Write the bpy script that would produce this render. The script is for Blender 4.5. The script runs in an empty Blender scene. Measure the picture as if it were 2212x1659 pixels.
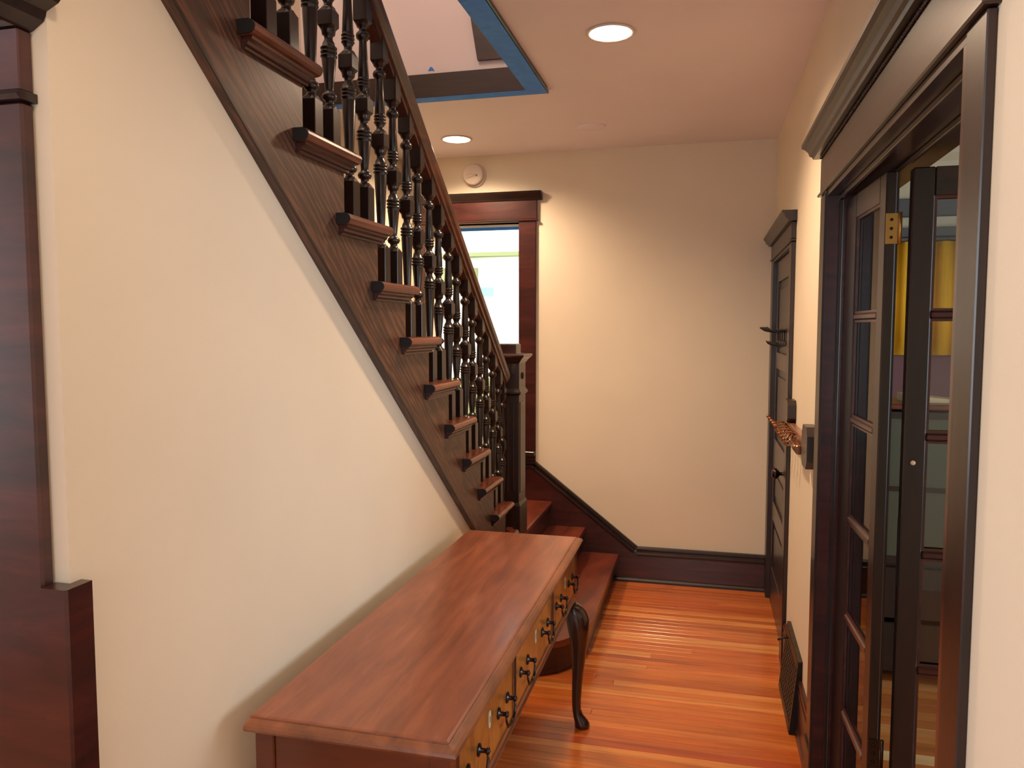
import bpy, math, random
from mathutils import Vector, Matrix
random.seed(7)
C = bpy.context.scene.collection
S = bpy.context.scene
PI = math.pi
# ------------------------------------------------------------------ camera
cam = bpy.data.objects.new('camera', bpy.data.cameras.new('camera')); C.objects.link(cam)
cam.location = (0, 0, 1.58)
cam.rotation_euler = (math.radians(90 - 4.098), 0, math.radians(14.123))
cam.data.sensor_width = 36; cam.data.lens = 27.03; cam.data.clip_start = .02
S.camera = cam
# ------------------------------------------------------------------ world, exposure
def lin(r, g, b):
    f = lambda c: (c/255/12.92) if c/255 <= .04045 else ((c/255+.055)/1.055)**2.4
    return (f(r), f(g), f(b), 1)
w = bpy.data.worlds.new('sky'); S.world = w; w.use_nodes = True
wn = w.node_tree.nodes; wl = w.node_tree.links
bgn = wn['Background']; bgn.inputs[0].default_value = (.80, .90, 1.0, 1); bgn.inputs[1].default_value = 5.0
S.view_settings.view_transform = 'Standard'; S.view_settings.look = 'None'
S.view_settings.gamma = 1; S.view_settings.use_curve_mapping = False
S.view_settings.exposure = 0.0
def lamp(name, kind, loc, rot, power, color, **k):
    d = bpy.data.lights.new(name, kind); d.energy = power; d.color = color
    for a, v in k.items(): setattr(d, a, v)
    o = bpy.data.objects.new(name, d); C.objects.link(o); o.location = loc; o.rotation_euler = rot
    return o
WARM = (1.0, .71, .47)
# added fill behind camera, then daylight from the foyer's left and the dining windows
lamp('foyer_fill', 'AREA', (-.6, -2.7, 1.5), (math.radians(90), 0, 0), 34, (.80, .90, 1.0), shape='RECTANGLE', size=2.2, size_y=1.9)
lamp('foyer_side_daylight', 'AREA', (-3.3, .2, 1.6), (0, math.radians(-90), 0), 52, (.80, .90, 1.0), shape='RECTANGLE', size=1.5, size_y=1.0)
lamp('dining_daylight', 'AREA', (3.9, 1.3, 1.5), (0, math.radians(90), 0), 115, (.78, .89, 1.0), shape='RECTANGLE', size=1.5, size_y=3.2)
lamp('upstairs_fill', 'POINT', (-1.3, 1.9, 4.2), (0, 0, 0), 22, (1, .78, .62), shadow_soft_size=.15)  # unseen lamp added to brighten the plaster above the ceiling opening

# ------------------------------------------------------------------ mesh helpers
def tag(o, label=None, cat=None, group=None, kind=None):
    if label: o['label'] = label
    if cat: o['category'] = cat
    if group: o['group'] = group
    if kind: o['kind'] = kind
    return o
def empty(name, loc=(0, 0, 0), rz=0, parent=None):
    o = bpy.data.objects.new(name, None); C.objects.link(o); o.location = loc; o.rotation_euler = (0, 0, rz)
    o.empty_display_size = .05
    if parent: o.parent = parent
    return o
class MB:
    def __init__(s): s.v = []; s.f = []; s.sm = []
    def add(s, vs, fs, smooth=False):
        b = len(s.v); s.v += [tuple(v) for v in vs]
        for i, f in enumerate(fs):
            s.f.append([b+k for k in f]); s.sm.append(smooth[i] if isinstance(smooth, list) else smooth)
        return s
    def box(s, x0, x1, y0, y1, z0, z1, bev=0):
        if x0 > x1: x0, x1 = x1, x0
        if y0 > y1: y0, y1 = y1, y0
        if z0 > z1: z0, z1 = z1, z0
        if bev <= 0:
            v = [(x, y, z) for z in (z0, z1) for y in (y0, y1) for x in (x0, x1)]
            return s.add(v, [(0, 2, 3, 1), (4, 5, 7, 6), (0, 1, 5, 4), (2, 6, 7, 3), (0, 4, 6, 2), (1, 3, 7, 5)])
        b = bev; vs = []; idx = {}
        lo = (x0, y0, z0); hi = (x1, y1, z1)
        for sx in (0, 1):
            for sy in (0, 1):
                for sz in (0, 1):
                    sg = (sx, sy, sz)
                    for ax in range(3):     # vertex lying on the face normal to ax
                        p = []
                        for k in range(3):
                            c = hi[k] if sg[k] else lo[k]
                            if k != ax: c += -b if sg[k] else b
                            p.append(c)
                        idx[(sx, sy, sz, ax)] = len(vs); vs.append(p)
        fs = []
        def quad(a, q): fs.append(q)
        for ax in range(3):
            o1, o2 = [(1, 2), (2, 0), (0, 1)][ax]
            for sd in (0, 1):
                q = []
                for a, c in ((0, 0), (1, 0), (1, 1), (0, 1)):
                    k = [0, 0, 0]; k[ax] = sd; k[o1] = a; k[o2] = c
                    q.append(idx[(*k, ax)])
                fs.append(q if sd else q[::-1])
        for ax in range(3):                 # edges parallel to ax
            o1, o2 = [(1, 2), (2, 0), (0, 1)][ax]
            for a in (0, 1):
                for c in (0, 1):
                    def K(t, face):
                        k = [0, 0, 0]; k[ax] = t; k[o1] = a; k[o2] = c
                        return idx[(*k, face)]
                    q = [K(0, o1), K(1, o1), K(1, o2), K(0, o2)]
                    fs.append(q if (a != c) else q[::-1])
        for sx in (0, 1):
            for sy in (0, 1):
                for sz in (0, 1):
                    q = [idx[(sx, sy, sz, 0)], idx[(sx, sy, sz, 1)], idx[(sx, sy, sz, 2)]]
                    fs.append(q if (sx+sy+sz) % 2 else q[::-1])
        return s.add(vs, fs)
    def prism(s, poly, o, a, b, c, L, smooth=False):
        """poly of (u,v) in axes a,b at origin o, extruded L along c"""
        o, a, b, c = Vector(o), Vector(a), Vector(b), Vector(c)
        n = len(poly)
        v0 = [o+a*p[0]+b*p[1] for p in poly]; v1 = [p+c*L for p in v0]
        fs = [list(range(n))[::-1], list(range(n, 2*n))] + [(i, (i+1) % n, n+(i+1) % n, n+i) for i in range(n)]
        area = sum(poly[i][0]*poly[(i+1) % n][1]-poly[(i+1) % n][0]*poly[i][1] for i in range(n))
        if area*(a.cross(b).dot(c))*L < 0: fs = [list(f)[::-1] for f in fs]
        return s.add(v0+v1, fs, smooth)
    def loft(s, rings, smooth=True, cap=True):
        n = len(rings[0]); vs = [p for r in rings for p in r]; fs = []; sm = []
        for i in range(len(rings)-1):
            for j in range(n):
                fs.append((i*n+j, i*n+(j+1) % n, (i+1)*n+(j+1) % n, (i+1)*n+j))
                sm.append(smooth[i] if isinstance(smooth, list) else smooth)
        if cap:
            fs.append(tuple(range(n))[::-1]); sm.append(False)
            fs.append(tuple((len(rings)-1)*n+j for j in range(n))); sm.append(False)
        return s.add(vs, fs, sm)
    def lathe(s, prof, o=(0, 0, 0), ax='z', n=24, smooth=True):
        rings = []
        for r, h in prof:
            ring = []
            for j in range(n):
                t = 2*PI*j/n; p, q = max(r, 1e-4)*math.cos(t), max(r, 1e-4)*math.sin(t)
                v = {'z': (p, q, h), 'y': (q, h, p), 'x': (h, p, q)}[ax]
                ring.append((o[0]+v[0], o[1]+v[1], o[2]+v[2]))
            rings.append(ring)
        return s.loft(rings, smooth)
    def tube(s, pts, rad, n=8, smooth=True):
        pts = [Vector(p) for p in pts]
        if not isinstance(rad, (list, tuple)): rad = [rad]*len(pts)
        rings = []; up = None
        for i, p in enumerate(pts):
            t = (pts[min(i+1, len(pts)-1)]-pts[max(i-1, 0)]).normalized()
            if up is None: up = Vector((0, 0, 1)) if abs(t.z) < .9 else Vector((1, 0, 0))
            a = t.cross(up).normalized(); b = a.cross(t).normalized(); up = b
            rings.append([p+(a*math.cos(2*PI*j/n)+b*math.sin(2*PI*j/n))*rad[i] for j in range(n)])
        return s.loft(rings, smooth)
    def ball(s, c, r, n=12, m=7):
        return s.lathe([(r*math.sin(PI*i/m), -r*math.cos(PI*i/m)) for i in range(m+1)], c, 'z', n)
    def build(s, name, mat, parent=None, **k):
        me = bpy.data.meshes.new(name); me.from_pydata(s.v, [], s.f)
        me.polygons.foreach_set('use_smooth', s.sm)
        me.materials.append(mat); me.update()
        o = bpy.data.objects.new(name, me); C.objects.link(o)
        if parent: o.parent = parent
        return tag(o, **k)
def B(*a, bev=0): return MB().box(*a, bev=bev)
def copy_tree(o, parent=None):
    c = o.copy(); C.objects.link(c)
    if parent: c.parent = parent
    for ch in list(o.children): copy_tree(ch, c)
    return c
def arc(p0, p1, bulge, n=6):
    """points from p0 to p1 bowed by bulge (positive = left of direction)"""
    (x0, y0), (x1, y1) = p0, p1; dx, dy = x1-x0, y1-y0; out = []
    for i in range(n+1):
        t = i/n; k = 4*bulge*t*(1-t); out.append((x0+dx*t-dy*k, y0+dy*t+dx*k))
    return out

# ------------------------------------------------------------------ materials
def newmat(name):
    m = bpy.data.materials.new(name); m.use_nodes = True
    nt = m.node_tree; return m, nt.nodes, nt.links, nt.nodes['Principled BSDF']
def plain(name, col, rough=.5, metal=0, coat=0, noise=0, nscale=12, bump=0, bscale=200):
    m, n, l, p = newmat(name)
    p.inputs['Base Color'].default_value = col; p.inputs['Roughness'].default_value = rough
    p.inputs['Metallic'].default_value = metal; p.inputs['Coat Weight'].default_value = coat
    p.inputs['Coat Roughness'].default_value = .15
    tc = n.new('ShaderNodeTexCoord')
    if noise:
        t = n.new('ShaderNodeTexNoise'); t.inputs['Scale'].default_value = nscale; t.inputs['Detail'].default_value = 5
        l.new(tc.outputs['Object'], t.inputs['Vector'])
        r = n.new('ShaderNodeValToRGB'); r.color_ramp.elements[0].position = .3; r.color_ramp.elements[1].position = .7
        r.color_ramp.elements[0].color = tuple(c*(1-noise) for c in col[:3])+(1,)
        r.color_ramp.elements[1].color = tuple(min(1, c*(1+noise)) for c in col[:3])+(1,)
        l.new(t.outputs['Fac'], r.inputs[0]); l.new(r.outputs[0], p.inputs['Base Color'])
    if bump:
        t2 = n.new('ShaderNodeTexNoise'); t2.inputs['Scale'].default_value = bscale; t2.inputs['Detail'].default_value = 4
        l.new(tc.outputs['Object'], t2.inputs['Vector'])
        b = n.new('ShaderNodeBump'); b.inputs['Strength'].default_value = bump; b.inputs['Distance'].default_value = .004
        l.new(t2.outputs['Fac'], b.inputs['Height']); l.new(b.outputs[0], p.inputs['Normal'])
    return m
def wood(name, cols, sc=(1, 1, 1), scale=6, rough=.3, coat=.3, dist=1.2, rot=(0, 0, 0), bump=.08, cloud=0, objcol=False, det=8):
    m, n, l, p = newmat(name)
    tc = n.new('ShaderNodeTexCoord'); mp = n.new('ShaderNodeMapping')
    mp.inputs['Scale'].default_value = sc; mp.inputs['Rotation'].default_value = rot
    oi = n.new('ShaderNodeObjectInfo')
    add = n.new('ShaderNodeVectorMath'); add.operation = 'ADD'
    mul = n.new('ShaderNodeVectorMath'); mul.operation = 'SCALE'; mul.inputs['Scale'].default_value = 7 if objcol else .0
    comb = n.new('ShaderNodeCombineXYZ')
    for i in range(3): l.new(oi.outputs['Random'], comb.inputs[i])
    l.new(comb.outputs[0], mul.inputs[0])
    l.new(tc.outputs['Object'], mp.inputs[0]); l.new(mp.outputs[0], add.inputs[0]); l.new(mul.outputs[0], add.inputs[1])
    t = n.new('ShaderNodeTexNoise'); t.inputs['Scale'].default_value = scale; t.inputs['Detail'].default_value = det
    t.inputs['Distortion'].default_value = dist; t.inputs['Roughness'].default_value = .6
    l.new(add.outputs[0], t.inputs['Vector'])
    r = n.new('ShaderNodeValToRGB'); e = r.color_ramp.elements
    e[0].position = .34; e[0].color = cols[0]; e[1].position = .68; e[1].color = cols[-1]
    for i, c in enumerate(cols[1:-1]):
        x = e.new(.34+.34*(i+1)/(len(cols)-1)); x.color = c
    l.new(t.outputs['Fac'], r.inputs[0])
    out = r.outputs[0]
    if objcol:
        mx = n.new('ShaderNodeMix'); mx.data_type = 'RGBA'; mx.blend_type = 'MULTIPLY'; mx.inputs[0].default_value = 1
        l.new(out, mx.inputs[6]); l.new(oi.outputs['Color'], mx.inputs[7]); out = mx.outputs[2]
    if cloud:
        c2 = n.new('ShaderNodeTexNoise'); c2.inputs['Scale'].default_value = 5; c2.inputs['Detail'].default_value = 6
        c2.inputs['Roughness'].default_value = .65
        mp2 = n.new('ShaderNodeMapping'); mp2.inputs['Scale'].default_value = (1.6, .8, 1)
        l.new(tc.outputs['Object'], mp2.inputs[0]); l.new(mp2.outputs[0], c2.inputs['Vector'])
        rr = n.new('ShaderNodeValToRGB'); rr.color_ramp.elements[0].position = .35; rr.color_ramp.elements[1].position = .62
        rr.color_ramp.elements[0].color = (1-cloud,)*3+(1,); rr.color_ramp.elements[1].color = (1, 1, 1, 1)
        mx = n.new('ShaderNodeMix'); mx.data_type = 'RGBA'; mx.blend_type = 'MULTIPLY'; mx.inputs[0].default_value = 1
        l.new(c2.outputs['Fac'], rr.inputs[0]); l.new(out, mx.inputs[6]); l.new(rr.outputs[0], mx.inputs[7]); out = mx.outputs[2]
    l.new(out, p.inputs['Base Color'])
    p.inputs['Roughness'].default_value = rough; p.inputs['Coat Weight'].default_value = coat
    p.inputs['Coat Roughness'].default_value = .18
    if bump:
        b = n.new('ShaderNodeBump'); b.inputs['Strength'].default_value = bump; b.inputs['Distance'].default_value = .003
        l.new(t.outputs['Fac'], b.inputs['Height']); l.new(b.outputs[0], p.inputs['Normal'])
    return m
def oak(name, cA, cB, cC):
    """flame-figured oak board: rings along a tilted axis"""
    m, n, l, p = newmat(name)
    tc = n.new('ShaderNodeTexCoord'); mp = n.new('ShaderNodeMapping')
    mp.inputs['Rotation'].default_value = (math.radians(38), 0, 0); mp.inputs['Scale'].default_value = (1, .16, 1)
    mp.inputs['Scale'].default_value = (1, 1, 1)
    mq = n.new('ShaderNodeMapping'); mq.inputs['Scale'].default_value = (1, .13, 1)
    l.new(tc.outputs['Object'], mp.inputs[0]); l.new(mp.outputs[0], mq.inputs[0]); mp = mq
    wv = n.new('ShaderNodeTexWave'); wv.wave_type = 'BANDS'; wv.bands_direction = 'Z'
    wv.inputs['Scale'].default_value = 13; wv.inputs['Distortion'].default_value = 30; wv.inputs['Detail'].default_value = 4
    wv.inputs['Detail Scale'].default_value = .55; wv.inputs['Detail Roughness'].default_value = .62
    l.new(mp.outputs[0], wv.inputs['Vector'])
    t = n.new('ShaderNodeTexNoise'); t.inputs['Scale'].default_value = 90; t.inputs['Detail'].default_value = 4
    l.new(mp.outputs[0], t.inputs['Vector'])
    r = n.new('ShaderNodeValToRGB'); e = r.color_ramp.elements
    e[0].position = .1; e[0].color = cA; e[1].position = .9; e[1].color = cC; x = e.new(.55); x.color = cB
    mm = n.new('ShaderNodeMath'); mm.operation = 'MULTIPLY_ADD'; mm.inputs[1].default_value = .48
    l.new(wv.outputs['Fac'], mm.inputs[0])
    m2 = n.new('ShaderNodeMath'); m2.operation = 'MULTIPLY'; m2.inputs[1].default_value = .52
    l.new(t.outputs['Fac'], m2.inputs[0]); l.new(m2.outputs[0], mm.inputs[2])
    l.new(mm.outputs[0], r.inputs[0]); l.new(r.outputs[0], p.inputs['Base Color'])
    p.inputs['Roughness'].default_value = .42; p.inputs['Coat Weight'].default_value = .25; p.inputs['Coat Roughness'].default_value = .25
    b = n.new('ShaderNodeBump'); b.inputs['Strength'].default_value = .12; b.inputs['Distance'].default_value = .002
    l.new(t.outputs['Fac'], b.inputs['Height']); l.new(b.outputs[0], p.inputs['Normal'])
    return m
def plaster(name, col, var=.04):
    m, n, l, p = newmat(name)
    tc = n.new('ShaderNodeTexCoord')
    t = n.new('ShaderNodeTexNoise'); t.inputs['Scale'].default_value = 2.2; t.inputs['Detail'].default_value = 4
    l.new(tc.outputs['Object'], t.inputs['Vector'])
    r = n.new('ShaderNodeValToRGB'); r.color_ramp.elements[0].position = .35; r.color_ramp.elements[1].position = .65
    r.color_ramp.elements[0].color = tuple(c*(1-var) for c in col[:3])+(1,); r.color_ramp.elements[1].color = col
    l.new(t.outputs['Fac'], r.inputs[0]); l.new(r.outputs[0], p.inputs['Base Color'])
    p.inputs['Roughness'].default_value = .62
    t2 = n.new('ShaderNodeTexNoise'); t2.inputs['Scale'].default_value = 3.5; t2.inputs['Detail'].default_value = 9; t2.inputs['Roughness'].default_value = .62
    l.new(tc.outputs['Object'], t2.inputs['Vector'])
    b = n.new('ShaderNodeBump'); b.inputs['Strength'].default_value = .35; b.inputs['Distance'].default_value = .006
    l.new(t2.outputs['Fac'], b.inputs['Height']); l.new(b.outputs[0], p.inputs['Normal'])
    return m
def glow(name, col, strength):
    m, n, l, p = newmat(name); n.remove(p); e = n.new('ShaderNodeEmission')
    e.inputs[0].default_value = col; e.inputs[1].default_value = strength
    l.new(e.outputs[0], n['Material Output'].inputs[0]); return m
def glass(name, tint=(.96, .97, .97, 1)):
    m, n, l, p = newmat(name); n.remove(p)
    tr = n.new('ShaderNodeBsdfTransparent'); tr.inputs[0].default_value = tint
    g = n.new('ShaderNodeBsdfGlossy'); g.inputs['Roughness'].default_value = .02
    f = n.new('ShaderNodeFresnel'); f.inputs[0].default_value = 1.5
    mx = n.new('ShaderNodeMixShader')
    l.new(f.outputs[0], mx.inputs[0]); l.new(tr.outputs[0], mx.inputs[1]); l.new(g.outputs[0], mx.inputs[2])
    l.new(mx.outputs[0], n['Material Output'].inputs[0]); return m

M = {}
M['wall'] = plaster('cream_plaster', lin(228, 215, 192))
M['ceil'] = plaster('ceiling_paint', lin(242, 232, 234), .03)
M['dark'] = wood('dark_stained_wood', [lin(20, 10, 8), lin(32, 16, 11), lin(42, 22, 15)], (1, 1, .12), 18, .36, .2)
M['darkx'] = wood('dark_stained_wood_across', [lin(28, 14, 10), lin(44, 23, 15), lin(56, 30, 19)], (.12, .12, 1), 18, .34, .35)
M['bal'] = wood('baluster_wood', [lin(20, 12, 10), lin(32, 19, 15)], (1, 1, .2), 16, .3, .25)
M['red'] = wood('red_mahogany_wood', [lin(42, 18, 16), lin(60, 25, 22), lin(76, 33, 28)], (.15, .15, 1), 14, .3, .35)
M['rail'] = wood('handrail_wood', [lin(44, 23, 16), lin(62, 33, 23), lin(78, 42, 29)], (1, .15, 1), 18, .3, .4)
M['tread'] = wood('tread_wood', [lin(78, 38, 25), lin(104, 53, 35), lin(124, 66, 44)], (1, .2, 1), 16, .28, .4)
M['tread_low'] = wood('lower_tread_wood', [lin(84, 36, 22), lin(112, 48, 29), lin(130, 60, 36)], (1, .2, 1), 9, .33, .3, cloud=.2)
M['oak'] = oak('flame_oak', lin(50, 33, 25), lin(74, 48, 36), lin(112, 70, 48))
M['plank'] = wood('fir_plank', [(.62, .62, .62, 1), (.85, .85, .85, 1), (1, 1, 1, 1)], (.22, 3, 1), 10, .24, .45, dist=.6, objcol=True, bump=.03)
M['subfloor'] = plain('floor_joint', lin(70, 30, 14), .8)
M['top'] = wood('sideboard_top_wood', [lin(122, 68, 48), lin(140, 80, 55), lin(156, 92, 64)], (3, .35, 1), 9, .36, .25, dist=.5, cloud=.16)
M['topedge'] = wood('sideboard_edge_wood', [lin(112, 66, 42), lin(150, 90, 58)], (1, .3, 1), 12, .35, .3, cloud=.3)
M['drawer'] = wood('walnut_veneer', [lin(124, 76, 28), lin(164, 104, 40), lin(194, 130, 56)], (1, 1, .5), 9, .34, .35, cloud=.25)
M['end'] = wood('sideboard_side_wood', [lin(82, 38, 20), lin(112, 54, 28)], (.2, 1, 1), 12, .35, .3)
M['leg'] = wood('sideboard_leg_wood', [lin(34, 18, 14), lin(58, 32, 24)], (1, 1, .3), 14, .22, .5)
M['black'] = plain('black_joint', lin(14, 9, 8), .6)
M['iron'] = plain('dark_iron', lin(44, 42, 40), .35, .8)
M['ironmatte'] = plain('register_iron', lin(66, 56, 44), .45, .55, noise=.25, nscale=30)
M['bronze'] = plain('dark_bronze', lin(62, 52, 50), .25, .9)
M['brass'] = plain('brass', lin(190, 150, 84), .35, .85, noise=.12)
M['copper'] = plain('antique_hook_brass', lin(150, 104, 72), .22, .9)
M['rackwood'] = wood('coat_rack_wood', [lin(120, 74, 52), lin(148, 98, 72)], (1, .2, 1), 14, .35, .3)
M['ivory'] = plain('ivory', lin(206, 186, 148), .5)
M['tape'] = plain('blue_masking_tape', lin(52, 140, 255), .6, noise=.12, nscale=25, bump=.3, bscale=60)
M['white'] = plain('white_plastic', lin(226, 210, 196), .45)
M['gray'] = plain('dark_plastic', lin(120, 96, 76), .5)
M['glass'] = glass('clear_glass')
M['bulb'] = glow('lamp_diffuser', (1, .90, .76, 1), 14)
M['sidinglt'] = plain('neighbour_white_paint', lin(250, 248, 238), .8)
M['olive'] = plain('neighbour_olive_trim', lin(150, 148, 96), .8)
M['cyan'] = plain('pale_cyan_board', lin(150, 226, 232), .8)
M['yellow'] = plain('yellow_curtain_cloth', lin(226, 170, 26), .8, noise=.1, nscale=4)
M['mauve'] = plain('mauve_paint', lin(120, 82, 84), .7)
M['plum'] = plain('plum_cloth', lin(74, 34, 48), .8)
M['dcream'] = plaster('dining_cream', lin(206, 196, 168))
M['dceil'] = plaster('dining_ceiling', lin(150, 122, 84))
M['slate'] = plain('slate_grey_paint', lin(86, 88, 90), .6)
M['greyglass'] = plain('green_grey_glass', lin(70, 76, 64), .15, 0, .3)
M['dplank'] = wood('oak_plank', [(.7, .7, .7, 1), (1, 1, 1, 1)], (.3, 3, 1), 8, .3, .4, objcol=True)
M['book'] = plain('red_book_cloth', lin(132, 52, 42), .7)
M['paper'] = plain('pale_paper', lin(214, 206, 190), .7)
M['navy'] = plain('navy_cloth', lin(44, 40, 74), .8)
M['grass'] = plain('grass', lin(120, 150, 90), .9)

# ------------------------------------------------------------------ constants measured from the picture
XL, XR, YF, ZC = -.97, .385, 4.787, 2.68       # under-stair wall, right wall, far wall, ceiling
XS = -1.95                                     # outer wall of the stair
RUN, RISE = .217, .1684
R = lambda k: 1.733+RUN*(k-1)                  # y of the riser below tread k
T = lambda k: 2.226-RISE*(k-1)                 # top of tread k
ZL = .482                                     # landing
# ------------------------------------------------------------------ floor
floor = B(-3.5, XR+.16, -3, YF+.2, -.12, -.012).build('floor', M['subfloor'], kind='structure')
cols = [lin(214, 116, 50), lin(208, 108, 46), lin(220, 124, 56), lin(204, 102, 42), lin(212, 112, 50), lin(206, 110, 44),
        lin(238, 158, 84), lin(186, 82, 38), lin(232, 146, 74), lin(216, 120, 52), lin(210, 106, 44)]
pm = None; y = YF-.002; prev = -1; row = 0
while y > 0.9:
    wd = .047
    cuts = [XL-.03 if y > .98 else XL-.03]
    x = cuts[0]; pieces = []
    c = cols[random.choice([i for i in range(len(cols)) if i != prev])]
    prev = cols.index(c)
    if random.random() < .22:
        xm = random.uniform(-.6, .2); pieces = [(x, xm), (xm, XR+.02)]
    else: pieces = [(x, XR+.02)]
    for i, (a, b_) in enumerate(pieces):
        L = b_-a
        mb = MB().box(-L/2+.0004, L/2-.0004, -wd/2+.0004, wd/2-.0004, -.012, 0, bev=.0008)
        o = mb.build('floor_plank', M['plank'], floor); o.location = ((a+b_)/2, y-wd/2, 0)
        cc = c if i == 0 else cols[random.randrange(len(cols))]
        k = random.uniform(.88, 1.05); o.color = (cc[0]*k, cc[1]*k, cc[2]*k, 1)
    y -= wd; row += 1
# foyer boards behind the camera, same pitch, one joined part
mb = MB(); yy = y
while yy > -2.9:
    mb.box(-3.4, XR+.02, yy-.046, yy, -.012, 0); yy -= .047
o = mb.build('floor_plank', M['plank'], floor, kind='stuff'); o.color = lin(210, 114, 48)

# ------------------------------------------------------------------ walls
def wall(name, mb, mat='wall'): return mb.build(name, M[mat], kind='structure')
# under-stair wall: everything below the stringer
zs = lambda y: 1.321-.777*(y-2.371)            # underside line of the stringer
yc = 1.0; XW = -.984                            # plaster face set back behind the stringer
wall('wall_left', MB().prism([(yc, 0), (3.9, 0), (3.9, zs(3.9)+.05), (yc, zs(yc)+.05)], (XW-.08, 0, 0), (0, 1, 0), (0, 0, 1), (1, 0, 0), .08))
wall('wall_front', MB().box(-3.4, XW-.081, yc, yc+.10, 0, ZC).box(XW-.08, XW, yc, yc+.02, zs(yc)+.051, ZC))
# (the strip beside the casing and the corner itself)
#wall('wall_corner', MB().prism([(XL-.1, yc), (XL, yc), (XL, yc+.02), (XL-.1, yc+.02)], (0, 0, 0), (1, 0, 0), (0, 1, 0), (0, 0, 1), ZC))
# far wall with the window hole
WX0, WX1, WZ0, WZ1 = -1.78, -1.156, .80, 2.253
mb = MB()
mb.box(WX1, XR+.1, YF, YF+.15, 0, ZC); mb.box(XS-.1, WX0, YF, YF+.15, 0, ZC)
mb.box(WX0, WX1, YF, YF+.15, 0, WZ0); mb.box(WX0, WX1, YF, YF+.15, WZ1, ZC)
wall('wall_far', mb)
# right wall: far door opening, big doorway
D1a, D1b, D1z = 3.79, 4.67, 1.975
D2a, D2b, D2z = 1.278, 2.62, 2.01
mb = MB()
mb.box(XR, XR+.15, D1b, YF, 0, ZC); mb.box(XR, XR+.15, D1a, D1b, D1z, ZC)
mb.box(XR, XR+.15, D2b, D1a, 0, ZC); mb.box(XR, XR+.15, D2a, D2b, D2z, ZC)
mb.box(.374, XR+.15, -3, D2a, 0, ZC)
wall('wall_right', mb)
wall('wall_stair', B(XS-.12, XS, yc+.1, YF+.15, 0, 4.9))
wall('wall_back', B(-3.5, XR+.15, -3.1, -3, 0, ZC))
wall('wall_foyer', B(-3.6, -3.5, -3, yc+.1, 0, ZC))
# ceiling with the stairwell opening
HX, HY0, HY1 = -.80, 1.08, 3.51
mb = MB()
mb.box(HX, XR+.15, -3, YF+.1, ZC, ZC+.1); mb.box(XS-.05, HX, HY1, YF+.1, ZC, ZC+.1)
mb.box(-3.5, HX, -3, HY0, ZC, ZC+.1)
wall('ceiling', mb, 'ceil')
# well above the ceiling
mb = MB()
mb.box(XS, HX+.1, HY1, HY1+.1, ZC+.1, 4.8); mb.box(HX, HX+.1, HY0-.1, HY1, ZC+.1, 4.8)
mb.box(XS, HX, HY0-.1, HY0, ZC+.1, 4.8)
wall('wall_upstairs', mb, 'ceil')
wall('ceiling_upstairs', B(XS-.1, HX+.1, HY0-.1, HY1+.1, 4.8, 4.9), 'ceil')

# ------------------------------------------------------------------ trim of the ceiling opening
t4 = empty('trim_1', (HX, HY1, ZC)); tag(t4, kind='structure')
def tpart(name, mb, mat, **k):
    o = mb.build(name, M[mat], t4, **k); o.location = (-HX, -HY1, -ZC); return o
tpart('fascia', B(XS+.001, HX+.03, HY1-.018, HY1-.001, ZC-.014, ZC+.093), 'darkx')
tpart('fascia', B(HX-.017, HX-.001, HY0, HY1-.019, ZC-.014, ZC+.093), 'darkx')
tpart('trim_board', B(XS+.001, HX+.076, HY1, HY1+.062, ZC-.014, ZC-.001), 'darkx')
tpart('trim_board', B(HX, HX+.082, HY0, HY1-.001, ZC-.014, ZC-.001), 'dark')
tag(B(XS+.02, HX+.068, HY1-.016, HY1+.056, ZC-.0155, ZC-.0142).build('painter_tape', M['tape']),
    'blue masking tape strip along the far edge of the ceiling opening', 'tape')
tag(MB().prism([(HX-.014, HY0), (HX+.074, HY0), (HX+.074, HY1+.055), (HX+.03, HY1+.02), (HX-.014, HY1-.014)], (0, 0, ZC-.0172), (1, 0, 0), (0, 1, 0), (0, 0, 1), .0014).build('painter_tape', M['tape']),
    'wide blue masking tape strip along the right edge of the ceiling opening', 'tape')
tag(MB().prism([(0, .004), (.012, .022), (.022, .018), (.033, .0), (.02, .006)], (-1.29, HY1-.0012, ZC+.108), (1, 0, 0), (0, 0, 1), (0, -1, 0), .0015).build('painter_tape', M['tape']),
    'small torn scrap of blue tape stuck above the dark board of the ceiling opening', 'tape')
# dark board end hanging on the upper wall
tpart('hanging_board', MB().prism([(-1.09, ZC+.42), (-.80, ZC+.42), (-.80, ZC+.135), (-1.043, ZC+.135)], (0, HY1-.001, 0), (1, 0, 0), (0, 0, 1), (0, -1, 0), .02), 'darkx')

# ------------------------------------------------------------------ staircase
st = empty('staircase', (XL, 3.9, 0)); SO = Vector((-XL, -3.9, 0))
tag(st, 'dark wooden staircase with turned balusters rising toward the camera over the cream wall', 'staircase')
def sp(name, mb, mat, parent=st, **k):
    o = mb.build(name, M[mat], parent, **k)
    if parent is st: o.location = SO
    return o
KS = list(range(-1, 12))
# stringer: saw-tooth above, sloping line below
poly = [(3.86, 0.0), (3.86, T(11)-.03)]
for k in range(11, -2, -1):
    y1 = R(k) if k < 11 else 3.86
    if k < 11: poly.append((y1, T(k)-.03))
    poly.append((R(k-1), T(k)-.03))
poly = [(3.86, 0.0), (3.86, T(11)-.03)]
for k in range(11, -2, -1):
    poly.append((R(k-1), T(k)-.03)); poly.append((R(k-1), T(k-1)-.03))
poly = poly[:-1]+[(R(-2), T(-1)-.03)] if False else poly
poly += [(yc+.03, T(-2)-.03), (yc+.03, zs(yc+.03)), (3.86, zs(3.86))]
poly = [p for i, p in enumerate(poly) if i != 0]
sp('stringer', MB().prism(poly, (XL-.035, 0, 0), (0, 1, 0), (0, 0, 1), (1, 0, 0), .043), 'oak')
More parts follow.
